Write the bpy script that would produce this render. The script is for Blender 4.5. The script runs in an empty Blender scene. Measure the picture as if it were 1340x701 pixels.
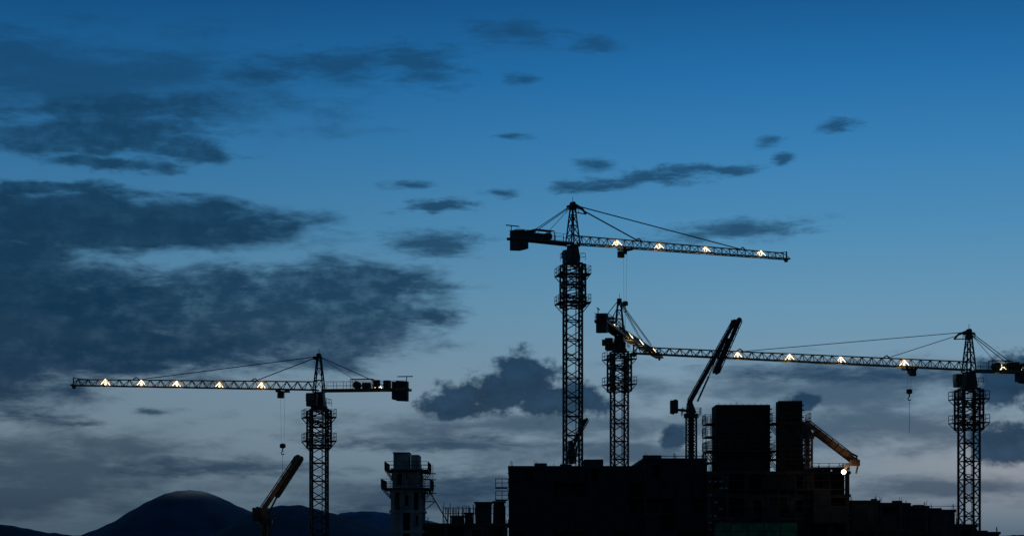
import bpy, math, random
from mathutils import Vector, Matrix
random.seed(7)
sc = bpy.context.scene
sc.view_settings.view_transform = 'Standard'
sc.view_settings.look = 'None'
sc.view_settings.exposure = 0
sc.view_settings.gamma = 1

# ------------------------------------------------------------ survey helpers
K = 36/70/1340          # tangent of angle per measured unit
HZ = 712                # level of the horizon in those units
CAMZ = 8.0
def X(u, d): return (u-670)*K*d
def Z(v, d): return CAMZ+(HZ-v)*K*d
def P(u, v, d): return Vector((X(u, d), d, Z(v, d)))

# ------------------------------------------------------------ materials
def lin(c):
    return c/12.92 if c <= 0.04045 else ((c+0.055)/1.055)**2.4
def hexc(h):
    h = h.lstrip('#')
    return tuple(lin(int(h[i:i+2], 16)/255) for i in (0, 2, 4))+(1,)

def mat(name, col, rough=0.8, var=0.35, scale=1.5, metal=0.0, bump=0.2):
    m = bpy.data.materials.new(name); m.use_nodes = True
    nt = m.node_tree; N = nt.nodes; L = nt.links
    b = N['Principled BSDF']
    tc = N.new('ShaderNodeTexCoord')
    n1 = N.new('ShaderNodeTexNoise'); n1.inputs['Scale'].default_value = scale
    n1.inputs['Detail'].default_value = 5; n1.inputs['Roughness'].default_value = 0.65
    L.new(tc.outputs['Object'], n1.inputs['Vector'])
    mr = N.new('ShaderNodeMapRange')
    mr.inputs['From Min'].default_value = 0.3; mr.inputs['From Max'].default_value = 0.7
    mr.inputs['To Min'].default_value = 1-var; mr.inputs['To Max'].default_value = 1+var
    L.new(n1.outputs['Fac'], mr.inputs['Value'])
    vm = N.new('ShaderNodeVectorMath'); vm.operation = 'SCALE'
    vm.inputs[0].default_value = col[:3]
    L.new(mr.outputs['Result'], vm.inputs['Scale'])
    L.new(vm.outputs['Vector'], b.inputs['Base Color'])
    b.inputs['Roughness'].default_value = rough
    b.inputs['Metallic'].default_value = metal
    if bump:
        bp = N.new('ShaderNodeBump'); bp.inputs['Strength'].default_value = bump
        L.new(n1.outputs['Fac'], bp.inputs['Height']); L.new(bp.outputs['Normal'], b.inputs['Normal'])
    return m

def emis(name, col, s):
    m = bpy.data.materials.new(name); m.use_nodes = True
    nt = m.node_tree; nt.nodes.clear()
    e = nt.nodes.new('ShaderNodeEmission'); o = nt.nodes.new('ShaderNodeOutputMaterial')
    e.inputs[0].default_value = col; e.inputs[1].default_value = s
    nt.links.new(e.outputs[0], o.inputs[0]); return m

M_steel = mat('crane_steel', (0.060, 0.048, 0.036), 0.6, 0.4, 2, bump=0)
M_yellow = mat('yellow_crane_paint', (0.21, 0.15, 0.05), 0.55, 0.35, 2, bump=0)
M_cw = mat('counterweight_concrete', (0.09, 0.085, 0.08), 0.9, 0.3, 2)
M_cab = mat('cab_paint', (0.10, 0.09, 0.07), 0.5, 0.3, 2)
M_glass = mat('cab_glass', (0.02, 0.025, 0.03), 0.12, 0.1, 2, bump=0)
M_rope = mat('wire_rope', (0.03, 0.03, 0.03), 0.6, 0.2, 5, bump=0)
M_lamp = emis('warm_work_lamp', (1.0, 0.84, 0.56, 1), 3.2)
M_lamp2 = emis('white_work_lamp', (1.0, 0.9, 0.72, 1), 10.0)
M_conc = mat('raw_concrete', (0.070, 0.066, 0.063), 0.9, 0.45, 0.6)
M_concl = mat('pale_concrete', (0.38, 0.34, 0.30), 0.9, 0.4, 0.6)
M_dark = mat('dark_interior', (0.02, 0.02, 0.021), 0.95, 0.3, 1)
M_panel = mat('formwork_panel', (0.032, 0.028, 0.026), 0.85, 0.5, 0.9)
M_panel2 = mat('block_wall', (0.095, 0.09, 0.087), 0.9, 0.4, 0.9)
M_pale = mat('pale_block', (0.36, 0.34, 0.32), 0.9, 0.4, 0.9)
M_scaf = mat('scaffold_tube', (0.05, 0.045, 0.04), 0.6, 0.4, 3, bump=0)
M_net = mat('green_safety_net', (0.02, 0.22, 0.10), 0.9, 0.5, 2.0)
M_netd = mat('dark_safety_net', (0.026, 0.032, 0.036), 0.95, 0.5, 1.2)
M_boom = mat('boom_paint', (0.06, 0.038, 0.03), 0.5, 0.4, 2)
M_boomy = mat('orange_boom_paint', (0.22, 0.12, 0.06), 0.5, 0.4, 2)
M_ground = mat('bare_ground', (0.05, 0.045, 0.04), 1.0, 0.4, 0.02)

# ------------------------------------------------------------ mesh builder
class MB:
    def __init__(s): s.v = []; s.f = []
    def beam(s, p, q, w, h=None, up=Vector((0, 0, 1))):
        h = h or w
        p = Vector(p); q = Vector(q); a = q-p
        if a.length < 1e-5: return
        a.normalize()
        if abs(a.dot(up)) > 0.98: up = Vector((0.97, 0.24, 0))
        r = a.cross(up).normalized(); u = r.cross(a).normalized()
        i = len(s.v)
        for c in (p, q):
            for sx, sz in ((-1, -1), (1, -1), (1, 1), (-1, 1)):
                s.v.append(c+r*sx*w/2+u*sz*h/2)
        for f in ((0, 3, 2, 1), (4, 5, 6, 7), (0, 1, 5, 4), (1, 2, 6, 5), (2, 3, 7, 6), (3, 0, 4, 7)):
            s.f.append(tuple(i+k for k in f))
    def taper(s, p, q, w1, h1, w2, h2, up=Vector((0, 0, 1))):
        p = Vector(p); q = Vector(q); a = (q-p).normalized()
        if abs(a.dot(up)) > 0.98: up = Vector((0.97, 0.24, 0))
        r = a.cross(up).normalized(); u = r.cross(a).normalized()
        i = len(s.v)
        for c, w, h in ((p, w1, h1), (q, w2, h2)):
            for sx, sz in ((-1, -1), (1, -1), (1, 1), (-1, 1)):
                s.v.append(c+r*sx*w/2+u*sz*h/2)
        for f in ((0, 3, 2, 1), (4, 5, 6, 7), (0, 1, 5, 4), (1, 2, 6, 5), (2, 3, 7, 6), (3, 0, 4, 7)):
            s.f.append(tuple(i+k for k in f))
    def cyl(s, p, q, r, n=10):
        p = Vector(p); q = Vector(q); a = (q-p).normalized()
        up = Vector((0, 0, 1)) if abs(a.z) < 0.95 else Vector((1, 0, 0))
        e1 = a.cross(up).normalized(); e2 = a.cross(e1)
        i = len(s.v)
        for c in (p, q):
            for k in range(n):
                t = 2*math.pi*k/n
                s.v.append(c+e1*r*math.cos(t)+e2*r*math.sin(t))
        for k in range(n):
            s.f.append((i+k, i+(k+1) % n, i+n+(k+1) % n, i+n+k))
        s.f.append(tuple(i+k for k in range(n))[::-1]); s.f.append(tuple(i+n+k for k in range(n)))
    def bx(s, x0, x1, y0, y1, z0, z1):
        s.beam(((x0+x1)/2, y0, (z0+z1)/2), ((x0+x1)/2, y1, (z0+z1)/2), abs(x1-x0), abs(z1-z0))
    def obj(s, name, m, parent=None, bevel=0):
        me = bpy.data.meshes.new(name); me.from_pydata([tuple(v) for v in s.v], [], s.f); me.update()
        o = bpy.data.objects.new(name, me); sc.collection.objects.link(o)
        me.materials.append(m)
        if parent: o.parent = parent
        if bevel:
            b = o.modifiers.new('bevel', 'BEVEL'); b.width = bevel; b.segments = 2
        return o

def empty(name):
    o = bpy.data.objects.new(name, None); sc.collection.objects.link(o); o.empty_display_size = 0.5; return o

def rail(mb, c, ax, ay, hx, hy, h=1.1, t=0.06, skip=()):
    cs = [c+ax*sx*hx+ay*sy*hy for sx, sy in ((-1, -1), (1, -1), (1, 1), (-1, 1))]
    for i in range(4):
        a, b = cs[i], cs[(i+1) % 4]
        for hh in (h, h*0.5): mb.beam(a+Vector((0, 0, hh)), b+Vector((0, 0, hh)), t*0.8)
        n = max(2, int((b-a).length/1.0))
        for k in range(n): 
            q = a.lerp(b, k/n); mb.beam(q, q+Vector((0, 0, h)), t)

def lattice(mb, bx, by, z0, z1, w, bay, yaw, ch=0.2, br=0.11):
    ax = Vector((math.cos(yaw), math.sin(yaw), 0)); ay = Vector((-math.sin(yaw), math.cos(yaw), 0))
    c = Vector((bx, by, 0)); n = max(1, round((z1-z0)/bay)); bh = (z1-z0)/n
    cs = [c+ax*sx*w/2+ay*sy*w/2 for sx, sy in ((-1, -1), (1, -1), (1, 1), (-1, 1))]
    up = Vector((0, 0, 1))
    for q in cs: mb.beam(q+up*z0, q+up*z1, ch, ch, up=ay)
    for i in range(n+1):
        z = z0+i*bh
        for k in range(4):
            mb.beam(cs[k]+up*z, cs[(k+1) % 4]+up*z, br)
            if i < n:
                a, b = (k, (k+1) % 4)
                zm = z+bh/2
                mb.beam(cs[a]+up*z, cs[b]+up*zm, br*0.9)
                mb.beam(cs[b]+up*zm, cs[a]+up*(z+bh), br*0.9)
    # ladder with landings
    l = c+ax*w*0.2
    for s_ in (-0.22, 0.22): mb.beam(l+ay*s_+up*z0, l+ay*s_+up*z1, 0.05)
    for i in range(int((z1-z0)/0.6)): mb.beam(l-ay*0.22+up*(z0+i*.6), l+ay*0.22+up*(z0+i*.6), 0.04)
    if z1-z0 > 12:
        z = z0+3
        while z < z1: mb.beam(c-ax*w*.4+up*z, c+ax*w*.1+up*z, w*0.7, 0.05); z += bh*3
    return ax, ay, cs

def point_lamp(name, loc, power, col, parent, r=0.12):
    l = bpy.data.lights.new(name, 'POINT'); l.energy = power; l.color = col; l.shadow_soft_size = r
    o = bpy.data.objects.new(name, l); sc.collection.objects.link(o); o.location = loc; o.parent = parent
    return o

# ------------------------------------------------------------ tower crane
def tower_crane(u0, d, vroot, tip, rise, cj_u, vapex, vslew, cage, plats, lamps, ties, trolley, hook_v,
                mw=2.05, yaw=0.2, cab_side=1, head=True, cjlamps=(), lattice_bay=2.2, yellow_cj=False, apex_shift=0.0, lampP=26, slim=1.0):
    root = empty('tower_crane')
    up = Vector((0, 0, 1))
    c = Vector((X(u0, d), d, 0))
    zr = Z(vroot, d)
    d2 = (zr+rise-CAMZ)/((HZ-tip[1])*K)
    T = Vector((X(tip[0], d2), d2, zr+rise))
    Ro = Vector((c.x, c.y, zr))
    J = (T-Ro); Lj = J.length; J.normalize()
    jh = Vector((J.x, J.y, 0)).normalized(); S = Vector((-jh.y, jh.x, 0))
    def s_at(u):   # distance along jib at which a bearing u is met
        a = (u-670)*K
        den = (J.x-a*J.y)
        return (a*c.y-c.x)/den
    zs = Z(vslew, d)           # top of fixed mast
    m = MB()
    lattice(m, c.x, c.y, 0, zs, mw, lattice_bay, yaw, 0.24, 0.13)
    m.obj('mast', M_steel, root)
    f = MB(); f.bx(c.x-3, c.x+3, c.y-3, c.y+3, 0, 1.2); f.obj('foundation_block', M_conc, root, 0.05)
    # climbing cage
    ca = MB()
    za, zb = Z(cage[1], d), Z(cage[0], d)
    ax, ay, _ = lattice(ca, c.x, c.y, za, zb, mw+0.7, 1.5, yaw, 0.22, 0.13)
    for v in plats:
        z = Z(v, d)
        hw = mw/2+0.95
        for sx, sy, hx, hy in ((-1, 0, .35, hw), (1, 0, .35, hw), (0, -1, hw, .35), (0, 1, hw, .35)):
            cc = c+ax*sx*(hw-0.3)+ay*sy*(hw-0.3)+up*z
            ca.beam(cc-ax*hx, cc+ax*hx, 2*hy, 0.1)
        rail(ca, c+up*z, ax, ay, hw, hw, 1.0, 0.06)
        for sx, sy in ((-1, -1), (1, -1), (1, 1), (-1, 1)):
            ca.beam(c+ax*sx*hw+ay*sy*hw+up*z, c+ax*sx*mw/2+ay*sy*mw/2+up*(z-1.3), 0.09)
    ca.obj('climbing_cage', M_steel, root)
    # slewing unit
    s = MB()
    s.cyl(c+up*(zs-0.1), c+up*(zs+0.4), mw*0.54*slim, 20)
    s.taper(c+up*(zs+0.4), c+up*(zr-0.25), mw*0.8*slim, mw*0.8*slim, mw*0.6*slim, mw*0.6*slim, up=jh)
    s.cyl(c+S*0.7+jh*0.4+up*(zs+0.4), c+S*0.7+jh*0.4+up*(zs+1.3), 0.26)
    s.cyl(c-S*0.7-jh*0.4+up*(zs+0.4), c-S*0.7-jh*0.4+up*(zs+1.3), 0.26)
    rail(s, c+up*(zs+0.4), jh, S, mw*0.66*slim, mw*0.66*slim, 0.9, 0.05)
    s.obj('slewing_unit', M_steel, root)
    # tower head
    za_ = Z(vapex, d); A = c+up*za_+jh*apex_shift
    h = MB(); hw = mw*0.33
    base = [c+jh*sx*hw+S*sy*hw+up*(zr-0.3) for sx, sy in ((-1, -1), (1, -1), (1, 1), (-1, 1))]
    topp = [A+jh*sx*0.2+S*sy*0.2 for sx, sy in ((-1, -1), (1, -1), (1, 1), (-1, 1))]
    n = max(3, int((za_-zr)/1.1))
    for k in range(4):
        h.beam(base[k], topp[k], 0.15)
        for i in range(n):
            p0 = base[k].lerp(topp[k], i/n); p1 = base[(k+1) % 4].lerp(topp[(k+1) % 4], i/n)
            p2 = base[(k+1) % 4].lerp(topp[(k+1) % 4], (i+1)/n)
            h.beam(p0, p1, 0.08); h.beam(p0, p2, 0.08)
    h.cyl(A-S*0.3+up*0.1, A+S*0.3+up*0.1, 0.30, 14)
    h.cyl(A-S*0.3+jh*0.55-up*0.2, A+S*0.3+jh*0.55-up*0.2, 0.22, 14)
    if head:
        h.beam(A+jh*0.2+up*0.15, A+jh*1.5-up*0.35, 0.3, 0.2)
        h.beam(A+jh*1.5-up*0.35, A+jh*2.1-up*1.0, 0.2, 0.2)
        h.beam(A+jh*2.1-up*1.0, A+jh*0.3-up*0.9, 0.12, 0.12)
        h.beam(A-jh*0.9-up*0.35, A+up*0.1, 0.2, 0.2)
        rail(h, A-up*1.0, jh, S, 0.55, 0.55, 0.9, 0.05)
    h.beam(A+up*0.3, A+up*1.0, 0.05)
    h.obj('tower_head', M_steel, root)
    # cab
    cp = c+jh*0.5+S*cab_side*(mw*0.5+0.5)+up*(zs+1.1)
    cb = MB(); cb.beam(cp-jh*0.7, cp+jh*0.7, 1.05, 1.7); cb.obj('operator_cab', M_cab, root, 0.08)
    cg = MB(); cg.beam(cp+jh*0.69+up*0.25, cp+jh*0.75+up*0.25, 0.85, 0.95)
    cg.beam(cp+S*cab_side*0.51-jh*0.5+up*.25, cp+S*cab_side*0.56+jh*0.5+up*.25, 0.9, 0.8)
    cg.obj('cab_windows', M_glass, root)
    # jib truss
    j = MB(); H = 1.05; W = 0.65
    j0 = 0.75
    nb = int((Lj-j0)/1.35); bl = (Lj-j0)/nb
    Jn = (up-J*J.dot(up)).normalized()
    def jp(s_, t, hh): return Ro+J*s_+S*t+Jn*hh
    def hgt(s_): return H*(1-0.25*s_/Lj)
    for sd in (-1, 1): j.beam(jp(j0, sd*W, 0), jp(Lj, sd*W*0.9, 0), 0.14)
    j.beam(jp(j0, 0, H), jp(Lj-0.7, 0, hgt(Lj)), 0.15)
    for i in range(nb):
        a = j0+i*bl; b = a+bl; mid = (a+b)/2
        for sd in (-1, 1):
            j.beam(jp(a, sd*W, 0), jp(mid, 0, hgt(mid)), 0.08)
            j.beam(jp(b, sd*W, 0), jp(mid, 0, hgt(mid)), 0.08)
        j.beam(jp(a, -W, 0), jp(a, W, 0), 0.08)
        j.beam(jp(a, -W, 0), jp(b, W, 0), 0.06)
    j.beam(jp(j0, 0, H), c+up*(zr+H*1.2), 0.15)
    j.beam(jp(0.2, W, 0), jp(j0, W, 0), 0.2); j.beam(jp(0.2, -W, 0), jp(j0, -W, 0), 0.2)
    j.beam(jp(Lj, -W*.9, 0), jp(Lj, W*.9, 0), 0.2); j.beam(jp(Lj-0.1, 0, -0.35), jp(Lj-0.1, 0, 1.05), 0.16)
    j.beam(jp(Lj-0.1, 0, 1.0), jp(Lj-1.6, 0, hgt(Lj)), 0.09)
    j.cyl(jp(Lj-0.2, -0.15, -0.2), jp(Lj-0.2, 0.15, -0.2), 0.25)
    j.obj('jib', M_yellow, root)
    # counter jib
    sc_ = -s_at(cj_u) if cj_u is not None else 11
    k = MB(); C = -jh
    def kp(s_, t, hh): return Ro+C*s_+S*t+up*hh
    for sd in (-1, 1):
        k.beam(kp(0.5, sd*0.75, -0.1), kp(sc_, sd*0.75, -0.1), 0.16, 0.34)
        for q in (1.0, 0.5): k.beam(kp(0.8, sd*0.85, q), kp(sc_-0.3, sd*0.85, q), 0.04)
        x_ = 0.8
        while x_ < sc_-0.3: k.beam(kp(x_, sd*0.85, 0), kp(x_, sd*0.85, 1.0), 0.045); x_ += 1.3
    x_ = 0.6
    while x_ < sc_:
        k.beam(kp(x_, -0.75, -0.1), kp(x_, 0.75, -0.1), 0.14)
        if x_+1.4 < sc_: k.beam(kp(x_, -0.75, -0.1), kp(x_+1.4, 0.75, -0.1), 0.08)
        x_ += 1.4
    k.beam(kp(0.6, 0, 0.0), kp(sc_*0.8, 0, 0.0), 0.7, 0.06)
    k.obj('counter_jib', M_yellow if yellow_cj else M_steel, root)
    w = MB()
    for i in range(4):
        x0 = sc_-0.35-i*0.5
        w.beam(kp(x0, 0, -0.3+0.03*i), kp(x0-0.44, 0, -0.3+0.03*i), 1.35, 2.5-(0.25 if i > 2 else 0))
    w.obj('counterweight', M_cw, root, 0.03)
    mc = MB()
    xm = sc_*0.42
    mc.cyl(kp(xm, -0.55, 0.55), kp(xm, 0.55, 0.55), 0.48, 16)
    mc.beam(kp(xm+0.7, 0, 0.45), kp(xm+1.8, 0, 0.45), 0.8, 0.8)
    mc.beam(kp(xm+2.2, 0.3, 0.6), kp(xm+3.0, 0.3, 0.6), 0.7, 1.1)
    mc.beam(kp(xm-0.8, 0, 1.3), kp(xm+2.1, 0, 1.3), 1.1, 0.07)
    for t in (-.5, .5):
        for x_ in (xm-0.8, xm+2.1): mc.beam(kp(x_, t, 0), kp(x_, t, 1.3), 0.07)
    mc.beam(kp(sc_-0.4, 0.4, 0.9), kp(sc_-0.4, 0.4, 1.6), 0.09); mc.beam(kp(sc_+0.4, 0.4, 1.55), kp(sc_-1.6, 0.4, 1.55), 0.12)
    mc.beam(kp(sc_-2.6, 0, 0.5), kp(sc_-3.4, 0, 0.5), 1.0, 1.2)
    mc.obj('hoist_winch', M_steel, root)
    # ties
    t = MB()
    for (uu, two) in ties:
        s_ = s_at(uu)
        for off in ((-0.1, 0.1) if two else (0,)):
            t.beam(A+S*off, jp(s_, off, hgt(s_)), 0.07)
        t.beam(jp(s_-0.5, 0, hgt(s_)), jp(s_, 0, hgt(s_)+0.35), 0.12); t.beam(jp(s_+.5, 0, hgt(s_)), jp(s_, 0, hgt(s_)+0.35), 0.12)
    for off in (-0.6, 0.6):
        t.beam(A+S*off*0.4, kp(sc_*0.78, off, 0.1), 0.08)
    t.beam(A, kp(xm, 0, 1.0), 0.05)
    t.obj('tie_bars', M_rope, root)
    # trolley and hook
    if trolley:
        st = s_at(trolley); q = MB()
        TP = jp(st, 0, -0.3)
        q.beam(TP-J*0.8, TP+J*0.8, 1.3, 0.16)
        for sd in (-.6, .6):
            for l in (-.6, .6): q.cyl(TP+S*sd+J*l+up*0.2-S*.06, TP+S*sd+J*l+up*0.2+S*.06, 0.18)
        q.beam(TP-up*0.05, TP-up*0.55, 0.4, 0.4)
        q.beam(TP+S*0.9-up*0.5-J*0.4, TP+S*0.9-up*0.5+J*0.4, 0.5, 0.8)
        q.obj('trolley', M_steel, root)
        dd = TP.y; zh = Z(hook_v, dd)
        r = MB()
        for l in (-0.3, 0.3):
            r.beam(TP+J*l, Vector((TP.x, TP.y, zh))+J*l*0.6, 0.018)
        r.obj('hoist_rope', M_rope, root)
        r = MB(); hp = Vector((TP.x, TP.y, zh))
        r.beam(hp-jh*0.35+up*0.1, hp+jh*0.35+up*0.1, 0.3, 0.5)
        r.cyl(hp-S*0.2+up*.1, hp+S*0.2+up*.1, 0.33)
        r.beam(hp-up*0.1, hp-up*0.6, 0.14)
        pr = None
        for i in range(9):
            an = math.radians(90-i*32)
            pt = hp-up*0.82+jh*0.2*math.cos(an)+up*0.2*math.sin(an)
            if pr: r.beam(pr, pt, 0.1)
            pr = pt
        r.beam(hp-up*0.9, hp-up*5.2, 0.035)
        r.obj('hook_block', M_steel, root)
    # work lamps
    lm = MB(); hs = MB()
    rl = random.Random(int(u0))
    def lampset(fp):
        # A-shaped pair of lamp tubes clipped to the lattice sides, one small flood between
        z_ = rl.uniform(0.78, 1.0)
        for sd in (-1, 1):
            a = fp(-0.36*z_, sd*W*1.05, 0.16); b = fp(0.0, sd*0.1, 0.92*z_); c_ = fp(0.36*z_, sd*W*1.05, 0.16)
            lm.beam(a, b, 0.05); lm.beam(b, c_, 0.05)
            lm.beam(fp(-0.15, sd*W*0.85, 0.42), fp(0.15, sd*W*0.85, 0.42), 0.05)
            hs.beam(fp(-0.5, sd*W*1.12, 0.05), fp(0.5, sd*W*1.12, 0.05), 0.1)
        lm.beam(fp(-0.12, 0, 0.2), fp(0.12, 0, 0.2), 0.15, 0.15)
    for u_ in lamps:
        s_ = s_at(u_)
        lampset(lambda a, b, c_, s_=s_: jp(s_+a, b, c_))
        point_lamp('work_lamp_glow', jp(s_, 0, 0.62), lampP*rl.uniform(.6, 1.3), (1, 0.72, 0.38), root)
    for u_ in cjlamps:
        s_ = -s_at(u_)
        lampset(lambda a, b, c_, s_=s_: kp(s_+a, b, c_))
        point_lamp('work_lamp_glow', kp(s_, 0, 0.7), lampP*1.6, (1, 0.72, 0.38), root)
    if lm.v:
        lm.obj('work_lamps', M_lamp, root); hs.obj('lamp_brackets', M_steel, root)
    return root

tower_crane(749.5, 255, 319, (1030, 339), 1.0, 668, 268, 345, (347, 402), (360, 397),
            (807, 862, 923, 995), ((836, True), (972, True)), 818, 398, yaw=0.16, cab_side=1, lattice_bay=2.4, slim=0.85)
tower_crane(810.5, 275, 437, (863, 468), 1.0, 786, 394, 460, (464, 512), (470, 503),
            (822, 836, 853), ((840, True), (856, True)), None, 0, mw=1.95, yaw=0.22, cab_side=1, cjlamps=(799,), lattice_bay=2.4, head=False, lampP=110)
tower_crane(417.5, 255, 510, (95, 504), 1.0, 537, 466, 535, (537, 586), (546, 577),
            (138, 185, 231, 287, 342), ((333, True), (178, True)), 370, 584, mw=2.0, yaw=0.24, cab_side=1, cjlamps=(495,), lattice_bay=2.4, head=False, yellow_cj=True)
tower_crane(1268, 255, 484, (828, 462), 1.0, 1352, 434, 508, (510, 562), (522, 553),
            (965, 1033, 1100, 1183), ((1160, True), (968, True)), 1190, 513, mw=2.05, yaw=0.16, cab_side=-1, cjlamps=(1310, 1336), lattice_bay=2.4, yellow_cj=True)

# ------------------------------------------------------------ concrete placing booms
def placing_boom(d, base, foot_v, arms, w, mt, cw=None, lampat=None, zfoot=None, lp=60):
    r = empty('concrete_placing_boom')
    b = P(base[0], base[1], d); zf = Z(foot_v, d) if zfoot is None else zfoot
    m = MB(); lattice(m, b.x, b.y, zf, b.z-1.4, w*1.0, 1.3, 0.3, 0.16, 0.09)
    m.cyl((b.x, b.y, zf), (b.x, b.y, b.z-1.3), w*0.33, 12)
    m.obj('boom_mast', M_boom, r)
    m = MB(); m.cyl((b.x, b.y, b.z-1.5), (b.x, b.y, b.z-1.0), w*0.95, 16)
    m.taper((b.x, b.y, b.z-1.0), (b.x-0.2, b.y, b.z+0.35), w*1.3, w*1.0, w*0.5, w*0.6)
    rail(m, Vector((b.x, b.y, b.z-1.25)), Vector((1, 0, 0)), Vector((0, 1, 0)), w*1.15, w*1.15, 0.9, 0.05)
    m.obj('slewing_head', M_boom, r)
    if cw:
        q = P(cw[0], cw[1], d)
        m = MB(); m.beam(b-Vector((0, 0, 0.7)), q-Vector((0, 0, 0.3)), 0.3, 0.3)
        m.beam(q-Vector((0.45, 0, 0)), q+Vector((0.45, 0, 0)), 1.5, 1.5); m.beam(q-Vector((0.2, 0, 0.85)), q+Vector((.2, 0, .85)), 1.2, 0.4)
        m.obj('ballast_box', M_boom, r, 0.05)
    m = MB(); t = MB()
    off = 0
    for i, (a, c_, w1, w2) in enumerate(arms):
        p = P(a[0], a[1], d); q = P(c_[0], c_[1], d)
        p.y += off; q.y += off; off += 0.75
        m.taper(p, q, 0.42, w1, 0.36, w2)
        m.cyl(p-Vector((0, .4, 0)), p+Vector((0, .4, 0)), w1*0.58, 14); m.cyl(q-Vector((0, .38, 0)), q+Vector((0, .38, 0)), w2*0.66, 14)
        nrm = (q-p).cross(Vector((0, 1, 0))).normalized()
        t.cyl(p+nrm*(w1*.5+.1)-Vector((0, .3, 0)), q+nrm*(w2*.5+.1)-Vector((0, .3, 0)), 0.06, 8)
        t.cyl(p.lerp(q, 0.04)-nrm*(w1*.5+.5), p.lerp(q, 0.34)-nrm*(w1*.5+.22), 0.11, 8)
        t.cyl(p.lerp(q, 0.34)-nrm*(w1*.5+.22), p.lerp(q, 0.55)-nrm*(w1*.4), 0.06, 8)
        for k in range(1, 8):
            e = p.lerp(q, k/8); ww = w1+(w2-w1)*k/8
            t.beam(e-nrm*(ww*.5+.04), e+nrm*(ww*.5+.12), 0.5, 0.07)
    m.obj('boom_arms', mt, r, 0.03); t.obj('delivery_pipe_and_rams', M_boom, r)
    if lampat:
        q = P(lampat[0], lampat[1], d-0.8)
        l = MB(); l.cyl(q, q-Vector((0, 0.15, 0)), 0.24, 14); l.obj('floodlight_lens', M_lamp2, r)
        l = MB(); l.cyl(q+Vector((0, 0.25, 0)), q+Vector((0, 0.01, 0)), 0.3, 14); l.beam(q+Vector((0, .1, 0)), q+Vector((0, 0.5, 1.0)), 0.1); l.obj('floodlight_housing', M_steel, r)
        point_lamp('floodlight_glow', q+Vector((0, -0.5, -0.1)), lp, (1, 0.75, 0.42), r)
    return r

placing_boom(238, (904.5, 530), 600, [((903, 525), (961, 421), 0.55, 0.45), ((968, 418), (939, 486), 0.55, 0.4), ((936, 485), (954, 442), 0.28, 0.2)], 0.95, M_boom, cw=(882, 532))
b2 = placing_boom(236, (347, 668), 760, [((341, 671), (390, 598), 0.6, 0.5), ((393, 599), (362, 648), 0.5, 0.4)], 0.95, M_boomy, cw=(336, 672), zfoot=0)
point_lamp('boom_worklight', P(352, 640, 232), 13, (1, .7, .4), b2)
b3 = placing_boom(222, (1056, 556), 612, [((1056, 553), (1119, 601), 0.5, 0.42), ((1121, 605), (1068, 566), 0.45, 0.3)], 0.85, M_boomy, lampat=(1104, 617))
point_lamp('boom_worklight', P(1100, 592, 219), 18, (1, .68, .38), b3)
hd = MB(); q = P(1119, 605, 221.4)
hd.beam(q-Vector((.55, 0, 0)), q+Vector((.5, 0, 0)), .7, .7); hd.beam(q+Vector((-.7, 0, -.1)), q+Vector((-1.3, 0, -.9)), .3, .3); hd.beam(q+Vector((.3, 0, -.3)), q+Vector((.1, 0, -1.2)), .2)
hd.obj('end_hose_bracket', M_boomy, b3, 0.04)
placing_boom(236, (748, 580), 606, [((744, 598), (765, 550), 0.42, 0.3), ((768, 548), (753, 575), 0.32, 0.25)], 0.75, M_boom)

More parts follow.
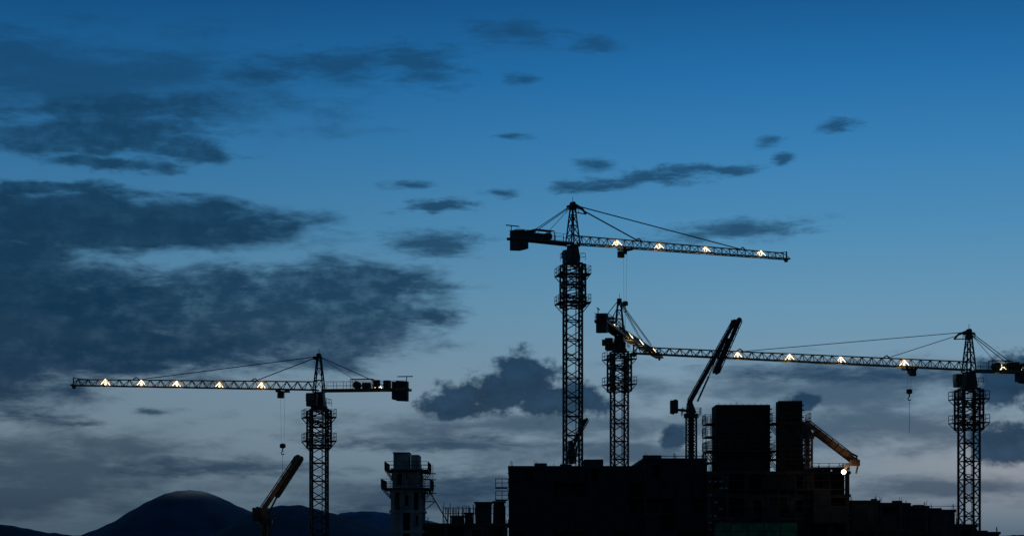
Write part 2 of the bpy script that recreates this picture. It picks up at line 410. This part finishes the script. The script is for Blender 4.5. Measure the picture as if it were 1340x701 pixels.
# ------------------------------------------------------------ buildings
def block(parent, d0, depth, u0, u1, vtop, fh=3.1, bay=3.2, zb=0.0, open_top=True, windows=True, seed=1, wallm=None, colm=None):
    rnd = random.Random(seed)
    x0, x1 = X(u0, d0), X(u1, d0); z1 = Z(vtop, d0)
    y0, y1 = d0, d0+depth
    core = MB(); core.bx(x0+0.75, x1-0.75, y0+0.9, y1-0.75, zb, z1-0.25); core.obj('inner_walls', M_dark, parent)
    fr = MB(); pa = MB(); pb = MB(); gl = MB()
    zs = []; z = z1
    while z > zb+0.4: zs.append(z); z -= fh
    for z in zs: fr.bx(x0-0.12, x1+0.12, y0-0.12, y1+0.12, z-0.32, z)
    n = max(1, round((x1-x0)/bay)); bw = (x1-x0)/n
    for i in range(n+1):
        cx = min(max(x0+i*bw, x0+0.25), x1-0.25)
        for yy in (y0+0.25, y1-0.25): 
            for a, z in enumerate(zs):
                zlo = zs[a+1] if a+1 < len(zs) else zb
                fr.bx(cx-0.22, cx+0.22, yy-0.22, yy+0.22, zlo, z-0.32)
    for a, z in enumerate(zs):
        zlo = zs[a+1] if a+1 < len(zs) else zb
        h = z-0.32-zlo
        if h < 0.8: continue
        for i in range(n):
            xa = x0+i*bw+0.24; xb = x0+(i+1)*bw-0.24
            k = rnd.random()
            tgt = pa if rnd.random() < 0.65 else pb
            if k < 0.22: continue
            if k < 0.72 and windows and h > 1.7:
                s0, s1 = zlo+0.3*h, zlo+h*0.85
                q0 = xa+(xb-xa)*0.24; q1 = xb-(xb-xa)*0.24
                tgt.bx(xa, xb, y0+0.16, y0+0.34, zlo, s0); tgt.bx(xa, xb, y0+0.16, y0+0.34, s1, zlo+h)
                tgt.bx(xa, q0, y0+0.16, y0+0.34, s0, s1); tgt.bx(q1, xb, y0+0.16, y0+0.34, s0, s1)
                gl.bx(q0-0.06, q1+0.06, y0+0.08, y0+0.16, s0-0.1, s0-0.002)
            else: tgt.bx(xa, xb, y0+0.16, y0+0.34, zlo, zlo+h)
        nd = max(1, round(depth/bay)); dw = depth/nd
        for i in range(nd):
            for sx in (x0+0.16, x1-0.34):
                if rnd.random() < 0.25: continue
                pa.bx(sx, sx+0.18, y0+0.5+i*dw, y0+(i+1)*dw-0.2, zlo, zlo+h)
    fr.obj('slabs_and_columns', colm or M_conc, parent)
    if pa.v: pa.obj('infill_walls', wallm or M_panel, parent)
    if pb.v: pb.obj('infill_blockwork', M_panel2 if wallm is None else wallm, parent)
    if gl.v: gl.obj('window_sills', M_conc, parent)
    rb = MB()
    if open_top:
        for i in range(n+1):
            cx = min(max(x0+i*bw, x0+0.25), x1-0.25)
            for q in range(5): 
                xx = cx+rnd.uniform(-.2, .2); rb.beam((xx, y0+0.25+rnd.uniform(-.2, .2), z1), (xx+rnd.uniform(-.05, .05), y0+.25, z1+rnd.uniform(0.3, 0.7)), 0.03)
        x = x0
        while x < x1-0.5:
            k = rnd.random(); w_ = rnd.uniform(0.6, 2.4)
            if k < 0.3: rb.bx(x, min(x+w_, x1), y0+1, y0+2.2, z1+0.004, z1+rnd.uniform(0.1, 0.4))
            x += w_+0.4
        rb.obj('roof_clutter', M_scaf, parent)
    return x0, x1, y0, y1, z1

def scaffold(parent, x0, x1, y, z0, z1, bay=1.8, lift=1.9, net=None, name='scaffold', dens=.8):
    s = MB(); n = max(1, round((x1-x0)/bay)); bw = (x1-x0)/n
    for yy in (y, y-0.9):
        for i in range(n+1): s.beam((x0+i*bw, yy, z0), (x0+i*bw, yy, z1+random.uniform(0, 0.5)), 0.055)
        z = z0
        while z <= z1:
            s.beam((x0-.2, yy, z), (x1+.2, yy, z), 0.05); s.beam((x0-.2, yy, z+1.0), (x1+.2, yy, z+1.0), 0.04); z += lift
    z = z0; k = 0
    while z <= z1-lift*0.5:
        s.bx(x0, x1, y-0.85, y-0.05, z-0.07, z-0.03)
        for i in range(n):
            if (i+k) % 3 == 0: s.beam((x0+i*bw, y-0.95, z), (x0+(i+1)*bw, y-0.95, z+lift), 0.045)
        z += lift; k += 1
    s.obj(name, M_scaf, parent)
    if net:
        m = MB()
        z = z0
        while z < z1-0.2:
            for i in range(n):
                if random.random() < dens: m.bx(x0+i*bw+.04, x0+(i+1)*bw-.04, y-1.02-random.uniform(0, .05), y-1.0, z+0.05, min(z+lift-.03, z1))
            z += lift
        m.obj(name+'_netting', net, parent)

def plat(mb, x0, x1, y0, y1, z, out=0.9, h=1.1):
    """cantilevered work platform ring round a core"""
    cx, cy = (x0+x1)/2, (y0+y1)/2
    for a in ((x0-out, x1+out, y0-out, y0), (x0-out, x1+out, y1, y1+out), (x0-out, x0, y0, y1), (x1, x1+out, y0, y1)):
        mb.bx(a[0], a[1], a[2], a[3], z-0.12, z)
    rail(mb, Vector((cx, cy, z)), Vector((1, 0, 0)), Vector((0, 1, 0)), (x1-x0)/2+out, (y1-y0)/2+out, h, 0.06)
    for x in (x0, x1):
        s_ = -1 if x == x0 else 1
        for y in (y0, cy, y1): mb.beam((x+s_*out, y, z-.1), (x, y, z-1.2), 0.09)
    n = max(2, int((x1-x0)/1.5))
    for i in range(n+1):
        x = x0+(x1-x0)*i/n; mb.beam((x, y0-out, z-.1), (x, y0, z-1.2), 0.09)

# --- main slab block
B = empty('unfinished_concrete_building')
block(B, 230, 26, 666, 842, 609, seed=3)
block(B, 228.5, 27, 842.5, 924, 599, seed=5)
block(B, 226, 24, 925, 1112, 616, seed=8, fh=2.6, bay=2.2)
m = MB()
for a, b_, v in ((765, 790, 600), (700, 716, 605), (852, 862, 594.5), (985, 1004, 611), (1062, 1080, 612)):
    m.bx(X(a, 231), X(b_, 231), 232, 236, Z(616, 231), Z(v, 231))
m.obj('roof_upstands', M_conc, B)
scaffold(B, X(666, 229), X(842, 229), 229.3, 0, Z(611, 229), net=M_netd, name='facade_scaffold')
scaffold(B, X(843, 228), X(924, 228), 227.9, 0, Z(601, 228), net=M_netd, name='facade_scaffold')
scaffold(B, X(952, 225), X(1108, 225), 225.6, Z(686, 225)+.2, Z(622, 225), net=M_netd, name='facade_scaffold', dens=.5)
scaffold(B, X(934, 225), X(1042, 225), 225.3, 0, Z(684, 225), net=M_net, name='green_scaffold', dens=.9)
m = MB()
for v in (637, 653):
    z = Z(v, 232)
    m.bx(X(648, 232), X(666, 232)-0.15, 231, 234, z-0.12, z)
    rail(m, Vector((X(657, 232), 232.5, z)), Vector((1, 0, 0)), Vector((0, 1, 0)), 0.75, 1.5, 1.0, 0.05)
m.obj('landing_platforms', M_scaf, B)
def core_tower(parent, d, dep, u0, u1, vt, vb, lifts, wm):
    x0, x1 = X(u0, d), X(u1, d); zt, zb = Z(vt, d), Z(vb, d)-1.2
    c = MB(); c.bx(x0, x1, d, d+dep, zb, zt); c.obj('core_walls', wm, parent, 0.04)
    p = MB()
    z = zt-0.15
    while z > zb+1.0:
        n = max(2, int((x1-x0)/1.2)); bw = (x1-x0)/n
        for i in range(n): p.bx(x0+i*bw+.04, x0+(i+1)*bw-.04, d-0.07, d-0.003, z-1.25, z)
        p.bx(x0-.15, x1+.15, d-0.2, d-0.075, z-0.45, z-0.3); p.bx(x0-.15, x1+.15, d-0.2, d-0.075, z-1.0, z-0.85)
        z -= 1.33
    p.obj('formwork', M_panel, parent)
    s = MB()
    for v in lifts: plat(s, x0, x1, d, d+dep, Z(v, d), 0.85, 1.1)
    for i in range(9):
        x = x0+(x1-x0)*(i+.5)/9; s.beam((x, d+.3, zt), (x, d+.3, zt+random.uniform(.1, .35)), 0.04)
    s.obj('core_platforms', M_scaf, parent)
core_tower(B, 229, 5, 937, 1008, 529, 616, (589,), M_conc)
core_tower(B, 227.5, 2.6, 1019, 1050, 524, 618, (553, 600), M_conc)
m = MB()
x0, x1 = X(924, 230), X(936, 230)
for v in (553, 570, 589, 604):
    m.bx(x0, x1, 230, 234, Z(v, 230)-.14, Z(v, 230)); rail(m, Vector(((x0+x1)/2, 232, Z(v, 230))), Vector((1, 0, 0)), Vector((0, 1, 0)), .6, 2, 1.0, .05)
for x in (x0, x1-.1):
    for y in (230.1, 233.9): m.beam((x, y, Z(616, 230)), (x, y, Z(545, 230)), .07)
m.obj('access_stairs_tower', M_scaf, B)
m = MB()
rail(m, Vector((X(1085, 226), 230, Z(616, 226))), Vector((1, 0, 0)), Vector((0, 1, 0)), 2.3, 4, 0.9, .06)
m.bx(X(1050, 226), X(1110, 226), 225.3, 225.9, Z(614, 226), Z(611, 226))
m.obj('roof_edge_protection', M_scaf, B)
m = MB()
rr = random.Random(4)
for v in range(628, 700, 9):
    for u in (928, 935, 942, 949):
        if rr.random() < .6: m.bx(X(u, 225), X(u+rr.uniform(3, 6), 225), 225.4, 225.85, Z(v, 225)-.22, Z(v, 225))
m.obj('balcony_upstands', M_pale, B)

# --- low wing to the right, stepping down
W_ = empty('low_concrete_building')
segs = [(1113, 1150, 654), (1150.5, 1182, 657), (1182.5, 1215, 661), (1215.5, 1250, 666), (1250.5, 1278, 685), (1278.5, 1308, 695)]
for i, (a, b_, v) in enumerate(segs):
    block(W_, 229+i*1.5, 20, a, b_, v, seed=20+i, bay=2.6)
scaffold(W_, X(1114, 228), X(1250, 228), 228.4, 0, Z(668, 228), name='facade_scaffold', net=M_netd, dens=.5)

# --- small pale block on the left
L_ = empty('pale_concrete_tower_block')
x0, x1, y0, y1, z1 = block(L_, 225, 8, 511, 553, 640, fh=2.3, bay=1.3, seed=31, wallm=M_concl, colm=M_concl, open_top=False)
block(L_, 225.2, 7.4, 513, 550, 612, fh=2.4, bay=1.6, zb=Z(640, 225), seed=33, wallm=M_concl, colm=M_concl, open_top=False)
m = MB()
m.bx(X(514, 225), X(534.5, 225), 226, 230, Z(612, 225), Z(592, 225)); m.bx(X(537, 225), X(548, 225), 226, 231, Z(612, 225), Z(594, 225))
m.bx(X(513, 225), X(535.5, 225), 225.8, 230.2, Z(592, 225)+.002, Z(590.6, 225))
m.obj('lift_overrun', M_concl, L_, 0.04)
m = MB(); plat(m, x0, x1-0.1, y0, y1, Z(638, 225), 1.0, 1.0); plat(m, X(513, 225), X(551, 225), 225.2, 232.6, Z(614, 225), 0.8, 0.9)
for q in range(8): 
    x = X(548+q*2.5, 225); m.beam((x, 227, Z(655, 225)), (x, 227, Z(612, 225)+random.uniform(0, .6)), .05)
for v in (618, 626, 634, 644, 655): m.beam((X(548, 225), 227, Z(v, 225)), (X(570, 225), 227, Z(v, 225)), .05); m.bx(X(553, 225), X(569, 225), 227.05, 228, Z(v, 225)-.06, Z(v, 225))
m.beam((X(560, 225), 227, Z(640, 225)), (X(585, 225), 227, Z(682, 225)), .13)
m.beam((X(569, 225), 227, Z(655, 225)), (X(553, 225), 227, Z(668, 225)), .09)
m.obj('work_platforms', M_scaf, L_)

# --- low podium with column starters between the two
Q = empty('podium_under_construction')
block(Q, 228, 24, 556, 664, 684, seed=41, bay=2.4)
m = MB(); rr = random.Random(3)
for u in range(580, 664, 3):
    for q in range(3):
        uu = u+rr.uniform(-1, 1); yy = rr.uniform(229, 245); zt = Z(rr.uniform(656, 664), 228)
        m.beam((X(uu, yy), yy, Z(684, 228)), (X(uu, yy)+rr.uniform(-.1, .1), yy, zt), .055)
for v in (664, 671): m.beam((X(580, 230), 231, Z(v, 230)), (X(662, 230), 231, Z(v, 230)), .06)
m.obj('column_rebar', M_scaf, Q)
m = MB()
for a, b_, v in ((622, 643, 658), (646, 660, 657), (590, 606, 676), (608, 618, 672)):
    m.bx(X(a, 229), X(b_, 229), 230, 233, Z(684, 229), Z(v, 229)); m.bx(X(a, 229)-.15, X(b_, 229)+.15, 229.8, 233.2, Z(v, 229)+.002, Z(v, 229)+.2)
m.obj('column_formwork', M_conc, Q)

# ------------------------------------------------------------ ground and hills
g = MB(); n = 96; R = 24000
g.v = [Vector((0, 0, 0))]+[Vector((R*math.cos(2*math.pi*i/n), R*math.sin(2*math.pi*i/n), 0)) for i in range(n)]
g.f = [(0, 1+i, 1+(i+1) % n) for i in range(n)]
g.obj('ground', M_ground)

from mathutils import noise as mn
def hill(name, d, prof, m, depth, seed, rough=0.05):
    us = [p[0] for p in prof]; N_ = 260; rows = 26
    verts = []; faces = []
    for j in range(rows+1):
        t = j/rows*2-1
        y = d+t*depth
        sh = (math.cos(t*math.pi)*.5+.5)**0.8
        for i in range(N_+1):
            u = us[0]+(us[-1]-us[0])*i/N_
            # smooth spline through the surveyed ridge points
            for q in range(len(prof)-1):
                a, b_ = prof[q], prof[q+1]
                if a[0] <= u <= b_[0]:
                    pm = prof[max(q-1, 0)]; pn = prof[min(q+2, len(prof)-1)]
                    f = (u-a[0])/(b_[0]-a[0]); dx = b_[0]-a[0]
                    m0 = (b_[1]-pm[1])/max(1, b_[0]-pm[0])*dx; m1 = (pn[1]-a[1])/max(1, pn[0]-a[0])*dx
                    v = (2*f**3-3*f**2+1)*a[1]+(f**3-2*f**2+f)*m0+(-2*f**3+3*f**2)*b_[1]+(f**3-f**2)*m1
                    break
            hz = Z(v, d); x = X(u, d)
            nn = mn.fractal(Vector((x*.004+seed, y*.004, 0)), 0.9, 2.1, 6)*rough*hz+mn.noise(Vector((x*.06, y*.05, seed)))*2.0
            verts.append((x, y, max(-2, hz*sh+nn*(0.3+sh*.7)-2*(1-sh))))
    for j in range(rows):
        for i in range(N_):
            a = j*(N_+1)+i; faces.append((a, a+1, a+N_+2, a+N_+1))
    me = bpy.data.meshes.new(name); me.from_pydata(verts, [], faces); me.update()
    for p in me.polygons: p.use_smooth = True
    o = bpy.data.objects.new(name, me); sc.collection.objects.link(o); me.materials.append(m); return o

def hazed_hillmat(name, col, z0=None, z1=None):  # aerial haze is mixed into the bluish base colour
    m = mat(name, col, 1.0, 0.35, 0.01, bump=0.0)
    if z0:   # summit fades to transparent by height, imitating low mist
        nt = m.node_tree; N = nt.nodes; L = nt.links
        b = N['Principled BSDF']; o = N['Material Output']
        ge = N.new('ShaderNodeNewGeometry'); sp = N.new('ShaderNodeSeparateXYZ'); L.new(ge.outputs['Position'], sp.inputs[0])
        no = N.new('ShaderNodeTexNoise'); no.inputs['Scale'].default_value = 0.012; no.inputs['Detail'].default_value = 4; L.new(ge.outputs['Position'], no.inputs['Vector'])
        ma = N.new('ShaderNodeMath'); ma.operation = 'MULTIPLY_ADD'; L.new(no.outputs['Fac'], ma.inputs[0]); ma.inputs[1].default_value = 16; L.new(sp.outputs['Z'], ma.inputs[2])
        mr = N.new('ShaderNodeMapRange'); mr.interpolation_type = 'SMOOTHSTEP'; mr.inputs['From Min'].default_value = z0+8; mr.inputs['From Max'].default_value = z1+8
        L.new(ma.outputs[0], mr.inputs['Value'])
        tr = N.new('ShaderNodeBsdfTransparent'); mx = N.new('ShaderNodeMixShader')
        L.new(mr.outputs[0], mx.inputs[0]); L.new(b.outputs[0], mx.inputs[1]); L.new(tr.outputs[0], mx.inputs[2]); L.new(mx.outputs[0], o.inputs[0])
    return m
dh = 3000
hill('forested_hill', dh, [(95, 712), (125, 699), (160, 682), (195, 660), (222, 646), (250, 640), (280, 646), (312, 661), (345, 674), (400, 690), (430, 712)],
     hazed_hillmat('hill_forest_hazed', (0.075, 0.11, 0.155), Z(662, dh), Z(622, dh)), 420, 1, 0.03)
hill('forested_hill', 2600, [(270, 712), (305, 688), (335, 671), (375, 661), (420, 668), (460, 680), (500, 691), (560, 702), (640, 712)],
     hazed_hillmat('hill_forest_near_hazed', (0.050, 0.075, 0.105)), 380, 5)
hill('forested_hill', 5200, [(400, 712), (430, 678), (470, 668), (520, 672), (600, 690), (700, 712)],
     hazed_hillmat('hill_far_hazed', (0.14, 0.21, 0.30)), 500, 9, 0.03)
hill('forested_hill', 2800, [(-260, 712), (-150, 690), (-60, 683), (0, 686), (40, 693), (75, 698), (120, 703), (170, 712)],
     hazed_hillmat('hill_low_hazed', (0.045, 0.065, 0.09)), 300, 13)
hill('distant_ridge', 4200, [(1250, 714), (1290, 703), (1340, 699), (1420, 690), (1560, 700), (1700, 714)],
     hazed_hillmat('ridge_right_hazed', (0.06, 0.09, 0.12)), 300, 17)

# ------------------------------------------------------------ world: dusk sky with cloud layers
wd = bpy.data.worlds.new('World'); sc.world = wd; wd.use_nodes = True
wd.cycles.sampling_method = 'NONE'
nt = wd.node_tree; N = nt.nodes; L = nt.links; N.clear()
def nd(t, **kw):
    n = N.new(t)
    for k_, v in kw.items(): setattr(n, k_, v)
    return n
def mth(op, a, b=None, c=None, clamp=False):
    n = nd('ShaderNodeMath', operation=op); n.use_clamp = clamp
    for i, v in enumerate((a, b, c)):
        if v is None: continue
        if isinstance(v, (int, float)): n.inputs[i].default_value = v
        else: L.new(v, n.inputs[i])
    return n.outputs[0]
tc = nd('ShaderNodeTexCoord'); sp = nd('ShaderNodeSeparateXYZ'); L.new(tc.outputs['Generated'], sp.inputs[0])
az = mth('MULTIPLY', mth('ARCTAN2', sp.outputs[0], sp.outputs[1]), 180/math.pi)
el = mth('MULTIPLY', mth('ARCSINE', sp.outputs[2]), 180/math.pi)
cv = nd('ShaderNodeCombineXYZ'); L.new(az, cv.inputs[0]); L.new(el, cv.inputs[1])
def AE(u, v):
    a = math.atan((u-670)*K); e = math.atan((HZ-v)*K*math.cos(a)); return math.degrees(a), math.degrees(e)
def nz(sx, sy, scale, detail, rough, off=0, dist=0.0, rot=0, inp=None):
    mp = nd('ShaderNodeMapping'); mp.inputs['Scale'].default_value = (sx, sy, 1); mp.inputs['Location'].default_value = (off, off*1.7, off*.3)
    mp.inputs['Rotation'].default_value = (0, 0, math.radians(rot))
    L.new(inp or cv.outputs[0], mp.inputs[0])
    n = nd('ShaderNodeTexNoise'); n.inputs['Scale'].default_value = scale; n.inputs['Detail'].default_value = detail; n.inputs['Roughness'].default_value = rough
    n.inputs['Distortion'].default_value = dist
    L.new(mp.outputs[0], n.inputs['Vector']); return n
wn = nz(0.5, 1.1, 0.9, 4, 0.6, 3)
vs = nd('ShaderNodeVectorMath', operation='SUBTRACT'); L.new(wn.outputs['Color'], vs.inputs[0]); vs.inputs[1].default_value = (.5, .5, .5)
def warpv(ax_, ay_):
    vm = nd('ShaderNodeVectorMath', operation='MULTIPLY'); L.new(vs.outputs[0], vm.inputs[0]); vm.inputs[1].default_value = (ax_, ay_, 0)
    va = nd('ShaderNodeVectorMath', operation='ADD'); L.new(cv.outputs[0], va.inputs[0]); L.new(vm.outputs[0], va.inputs[1])
    return va.outputs[0]
warp = warpv(2.4, 0.8); warps = warpv(1.2, 0.4)
nS = nz(0.42, 1.5, 1.15, 8, 0.6, 11, 0.2).outputs['Fac']       # streaky
nW = nz(0.45, 1.9, 2.2, 7, 0.66, 2, 0.25, rot=-4).outputs['Fac']  # fine, streaky
nP = nz(0.9, 1.25, 1.6, 8, 0.6, 5, 0.1).outputs['Fac']        # billowy

def group(blobs, coord, noise, amp, lo, hi, op):
    acc = None
    for (u, v, ru, rv, rot) in blobs:
        a, e = AE(u, v)
        mp = nd('ShaderNodeMapping', vector_type='TEXTURE')
        mp.inputs['Location'].default_value = (a, e, 0); mp.inputs['Rotation'].default_value = (0, 0, math.radians(rot))
        mp.inputs['Scale'].default_value = (ru*0.0215, rv*0.0215, 1)
        L.new(coord, mp.inputs[0])
        ln = nd('ShaderNodeVectorMath', operation='LENGTH'); L.new(mp.outputs[0], ln.inputs[0])
        f = mth('SUBTRACT', 1.0, ln.outputs['Value'])
        acc = f if acc is None else mth('SMOOTH_MAX', acc, f, 0.15)
    nn = mth('MULTIPLY_ADD', mth('SUBTRACT', noise, 0.5), amp, acc)
    mr = nd('ShaderNodeMapRange', interpolation_type='SMOOTHSTEP')
    mr.inputs['From Min'].default_value = lo; mr.inputs['From Max'].default_value = hi; mr.inputs['To Max'].default_value = op
    L.new(nn, mr.inputs['Value']); return mr.outputs[0]

# heavy shelf of cloud on the left, then the broken sheets trailing from it
solid = group([(70, 291, 430, 50, 0), (-60, 400, 310, 170, 0), (60, 455, 330, 46, 0)], warp, nS, 0.95, 0.0, 0.40, 0.96)
bank = group([(290, 402, 350, 74, 0), (440, 373, 200, 46, 0), (290, 450, 340, 60, 2), (440, 436, 190, 46, 3), (540, 412, 80, 20, -5),
              (80, 178, 240, 34, 2), (252, 198, 76, 20, 0), (150, 215, 130, 14, 0), (90, 245, 180, 12, 0), (150, 142, 170, 24, 4)],
             warp, nS, 1.7, 0.0, 0.60, 0.93)
streak = group([(785, 242, 105, 13, 3), (880, 229, 125, 18, 4), (962, 221, 46, 11, 0), (1030, 210, 24, 11, 8), (1100, 164, 38, 14, 10),
                (575, 270, 75, 13, 5)],
             warps, nW, 2.0, 0.1, 0.85, 0.85)
faint = group([(548, 84, 90, 40, -8), (440, 84, 170, 26, 3), (350, 98, 80, 16, 0), (670, 44, 90, 22, 0), (772, 60, 44, 16, 0), (677, 104, 32, 16, 0),
              (778, 217, 36, 14, 0), (1012, 187, 26, 10, 0), (655, 252, 34, 10, 0), (672, 180, 36, 7, 0), (960, 302, 150, 20, 3), (570, 318, 90, 26, 0), (540, 242, 50, 10, 0),
              (560, 581, 220, 14, 0), (1130, 490, 260, 20, -2), (110, 553, 50, 8, 0), (205, 537, 45, 7, 0), (300, 612, 210, 17, 0), (620, 637, 140, 30, 0), (480, 676, 100, 22, 0)],
             warps, nW, 1.9, 0.0, 0.95, 0.82)
puff = group([(690, 492, 60, 48, -20), (645, 514, 100, 38, 10), (725, 524, 96, 34, 0), (600, 534, 72, 20, 0), (885, 571, 32, 20, 0), (1052, 524, 32, 16, 0),
              (1325, 500, 80, 48, 0), (1330, 576, 84, 38, 0)], warps, nP, 1.7, 0.05, 0.5, 0.95)
low = group([(70, 602, 320, 60, 0), (40, 645, 280, 56, 0), (1120, 560, 340, 48, 0), (1240, 640, 220, 26, 0), (100, 110, 400, 84, 0), (650, 560, 400, 28, 0), (560, 650, 260, 34, 0),
             (1100, 508, 360, 48, 0), (820, 595, 280, 26, 0)],
            warp, nS, 2.0, -0.1, 0.92, 0.72)

def ramp(stops, fac):
    r = nd('ShaderNodeValToRGB'); L.new(fac, r.inputs[0]); r.color_ramp.interpolation = 'LINEAR'
    e = r.color_ramp.elements
    while len(e) > 1: e.remove(e[-1])
    e[0].position = stops[0][0]; e[0].color = hexc(stops[0][1])
    for p, c in stops[1:]:
        q = e.new(p); q.color = hexc(c)
    return r.outputs[0]
f40 = mth('DIVIDE', el, 40.0, clamp=True)
def fe(v): return AE(670, v)[1]/40
sky = ramp([(0, '#4c6172'), (fe(690), '#526778'), (fe(640), '#667c8c'), (fe(570), '#788e9e'), (fe(500), '#7792a5'), (fe(400), '#6391ae'), (fe(300), '#4b87b0'),
            (fe(200), '#377bae'), (fe(100), '#236ba4'), (fe(0), '#16568d'), (0.6, '#0d3c68'), (1.0, '#092b4c')], f40)
cld = ramp([(0, '#22364a'), (fe(640), '#243e56'), (fe(560), '#244058'), (fe(490), '#1b3b57'), (fe(400), '#153a57'), (fe(300), '#143a58'), (fe(200), '#194566'),
            (fe(90), '#194970'), (0.6, '#123a60'), (1, '#0c2a48')], f40)
def mixc(f, a, b, bt='MIX'):
    m_ = nd('ShaderNodeMix', data_type='RGBA', blend_type=bt)
    if isinstance(f, (int, float)): m_.inputs[0].default_value = f
    else: L.new(f, m_.inputs[0])
    for s_, v in ((6, a), (7, b)):
        if isinstance(v, tuple): m_.inputs[s_].default_value = v
        else: L.new(v, m_.inputs[s_])
    return m_.outputs[2]
# brighter toward the after-glow (to the right), darker to the left and behind
azr = nd('ShaderNodeMapRange', interpolation_type='SMOOTHSTEP'); azr.inputs['From Min'].default_value = -18; azr.inputs['From Max'].default_value = 10
azr.inputs['To Min'].default_value = 0.78; azr.inputs['To Max'].default_value = 1.05; L.new(az, azr.inputs['Value'])
fr_ = nd('ShaderNodeMapRange', interpolation_type='SMOOTHSTEP'); fr_.inputs['From Min'].default_value = -0.6; fr_.inputs['From Max'].default_value = 0.8
fr_.inputs['To Min'].default_value = 0.32; fr_.inputs['To Max'].default_value = 1.0; L.new(sp.outputs[1], fr_.inputs['Value'])
gain = mth('MULTIPLY', azr.outputs[0], fr_.outputs[0])
mp = nd('ShaderNodeMapping', vector_type='TEXTURE'); a, e = AE(1330, 615)
mp.inputs['Location'].default_value = (a, e, 0); mp.inputs['Scale'].default_value = (7.0, 1.9, 1); L.new(cv.outputs[0], mp.inputs[0])
ln = nd('ShaderNodeVectorMath', operation='LENGTH'); L.new(mp.outputs[0], ln.inputs[0])
bl = mth('MULTIPLY', mth('SUBTRACT', 1, ln.outputs['Value'], clamp=True), 0.55)
sky = mixc(bl, sky, hexc('#9c9a9e'))
col = mixc(low, sky, cld)
# cloud body: darker cores with thinner, bluer patches
cn = nd('ShaderNodeMapRange', interpolation_type='SMOOTHSTEP'); cn.inputs['From Min'].default_value = 0.42; cn.inputs['From Max'].default_value = 0.72; cn.inputs['To Max'].default_value = 0.36
L.new(mth('MULTIPLY_ADD', nP, 0.65, mth('MULTIPLY', nW, 0.35)), cn.inputs['Value'])
body = mixc(cn.outputs[0], cld, sky)
col = mixc(bank, col, body)
col = mixc(solid, col, mixc(mth('MULTIPLY', cn.outputs[0], 0.35), cld, sky))
col = mixc(faint, col, cld)
col = mixc(streak, col, cld)
pc = nd('ShaderNodeVectorMath', operation='SCALE'); L.new(cld, pc.inputs[0]); L.new(mth('MULTIPLY_ADD', nP, 1.3, 0.25), pc.inputs['Scale'])
col = mixc(puff, col, pc.outputs[0])
gs = nd('ShaderNodeVectorMath', operation='SCALE'); L.new(col, gs.inputs[0]); L.new(gain, gs.inputs['Scale'])
st = nd('ShaderNodeTexSky'); st.sky_type = 'NISHITA'; st.sun_disc = False
st.sun_elevation = math.radians(1.0); st.sun_rotation = math.radians(35); st.altitude = 50
b1 = nd('ShaderNodeBackground'); L.new(gs.outputs[0], b1.inputs[0]); b1.inputs[1].default_value = 1.0
b2_ = nd('ShaderNodeBackground'); L.new(st.outputs[0], b2_.inputs[0]); b2_.inputs[1].default_value = 0.0004
ad = nd('ShaderNodeAddShader'); L.new(b1.outputs[0], ad.inputs[0]); L.new(b2_.outputs[0], ad.inputs[1])
out = nd('ShaderNodeOutputWorld'); L.new(ad.outputs[0], out.inputs[0])

# last trace of sun, just over the skyline behind the site
sl = bpy.data.lights.new('sun', 'SUN'); sl.energy = 0.02; sl.angle = math.radians(8); sl.color = (1, .8, .65)
so = bpy.data.objects.new('sun', sl); sc.collection.objects.link(so)
dirn = Vector((math.sin(math.radians(35)), math.cos(math.radians(35)), math.tan(math.radians(1.0))))
so.rotation_euler = dirn.to_track_quat('Z', 'Y').to_euler()

# ------------------------------------------------------------ camera
cam = bpy.data.cameras.new('camera'); co = bpy.data.objects.new('camera', cam); sc.collection.objects.link(co)
co.location = (0, 0, CAMZ); co.rotation_euler = (math.radians(90), 0, 0)
cam.lens = 70; cam.sensor_width = 36; cam.shift_y = (HZ-350.5)/1340; cam.clip_end = 40000; cam.clip_start = 0.5
sc.camera = co
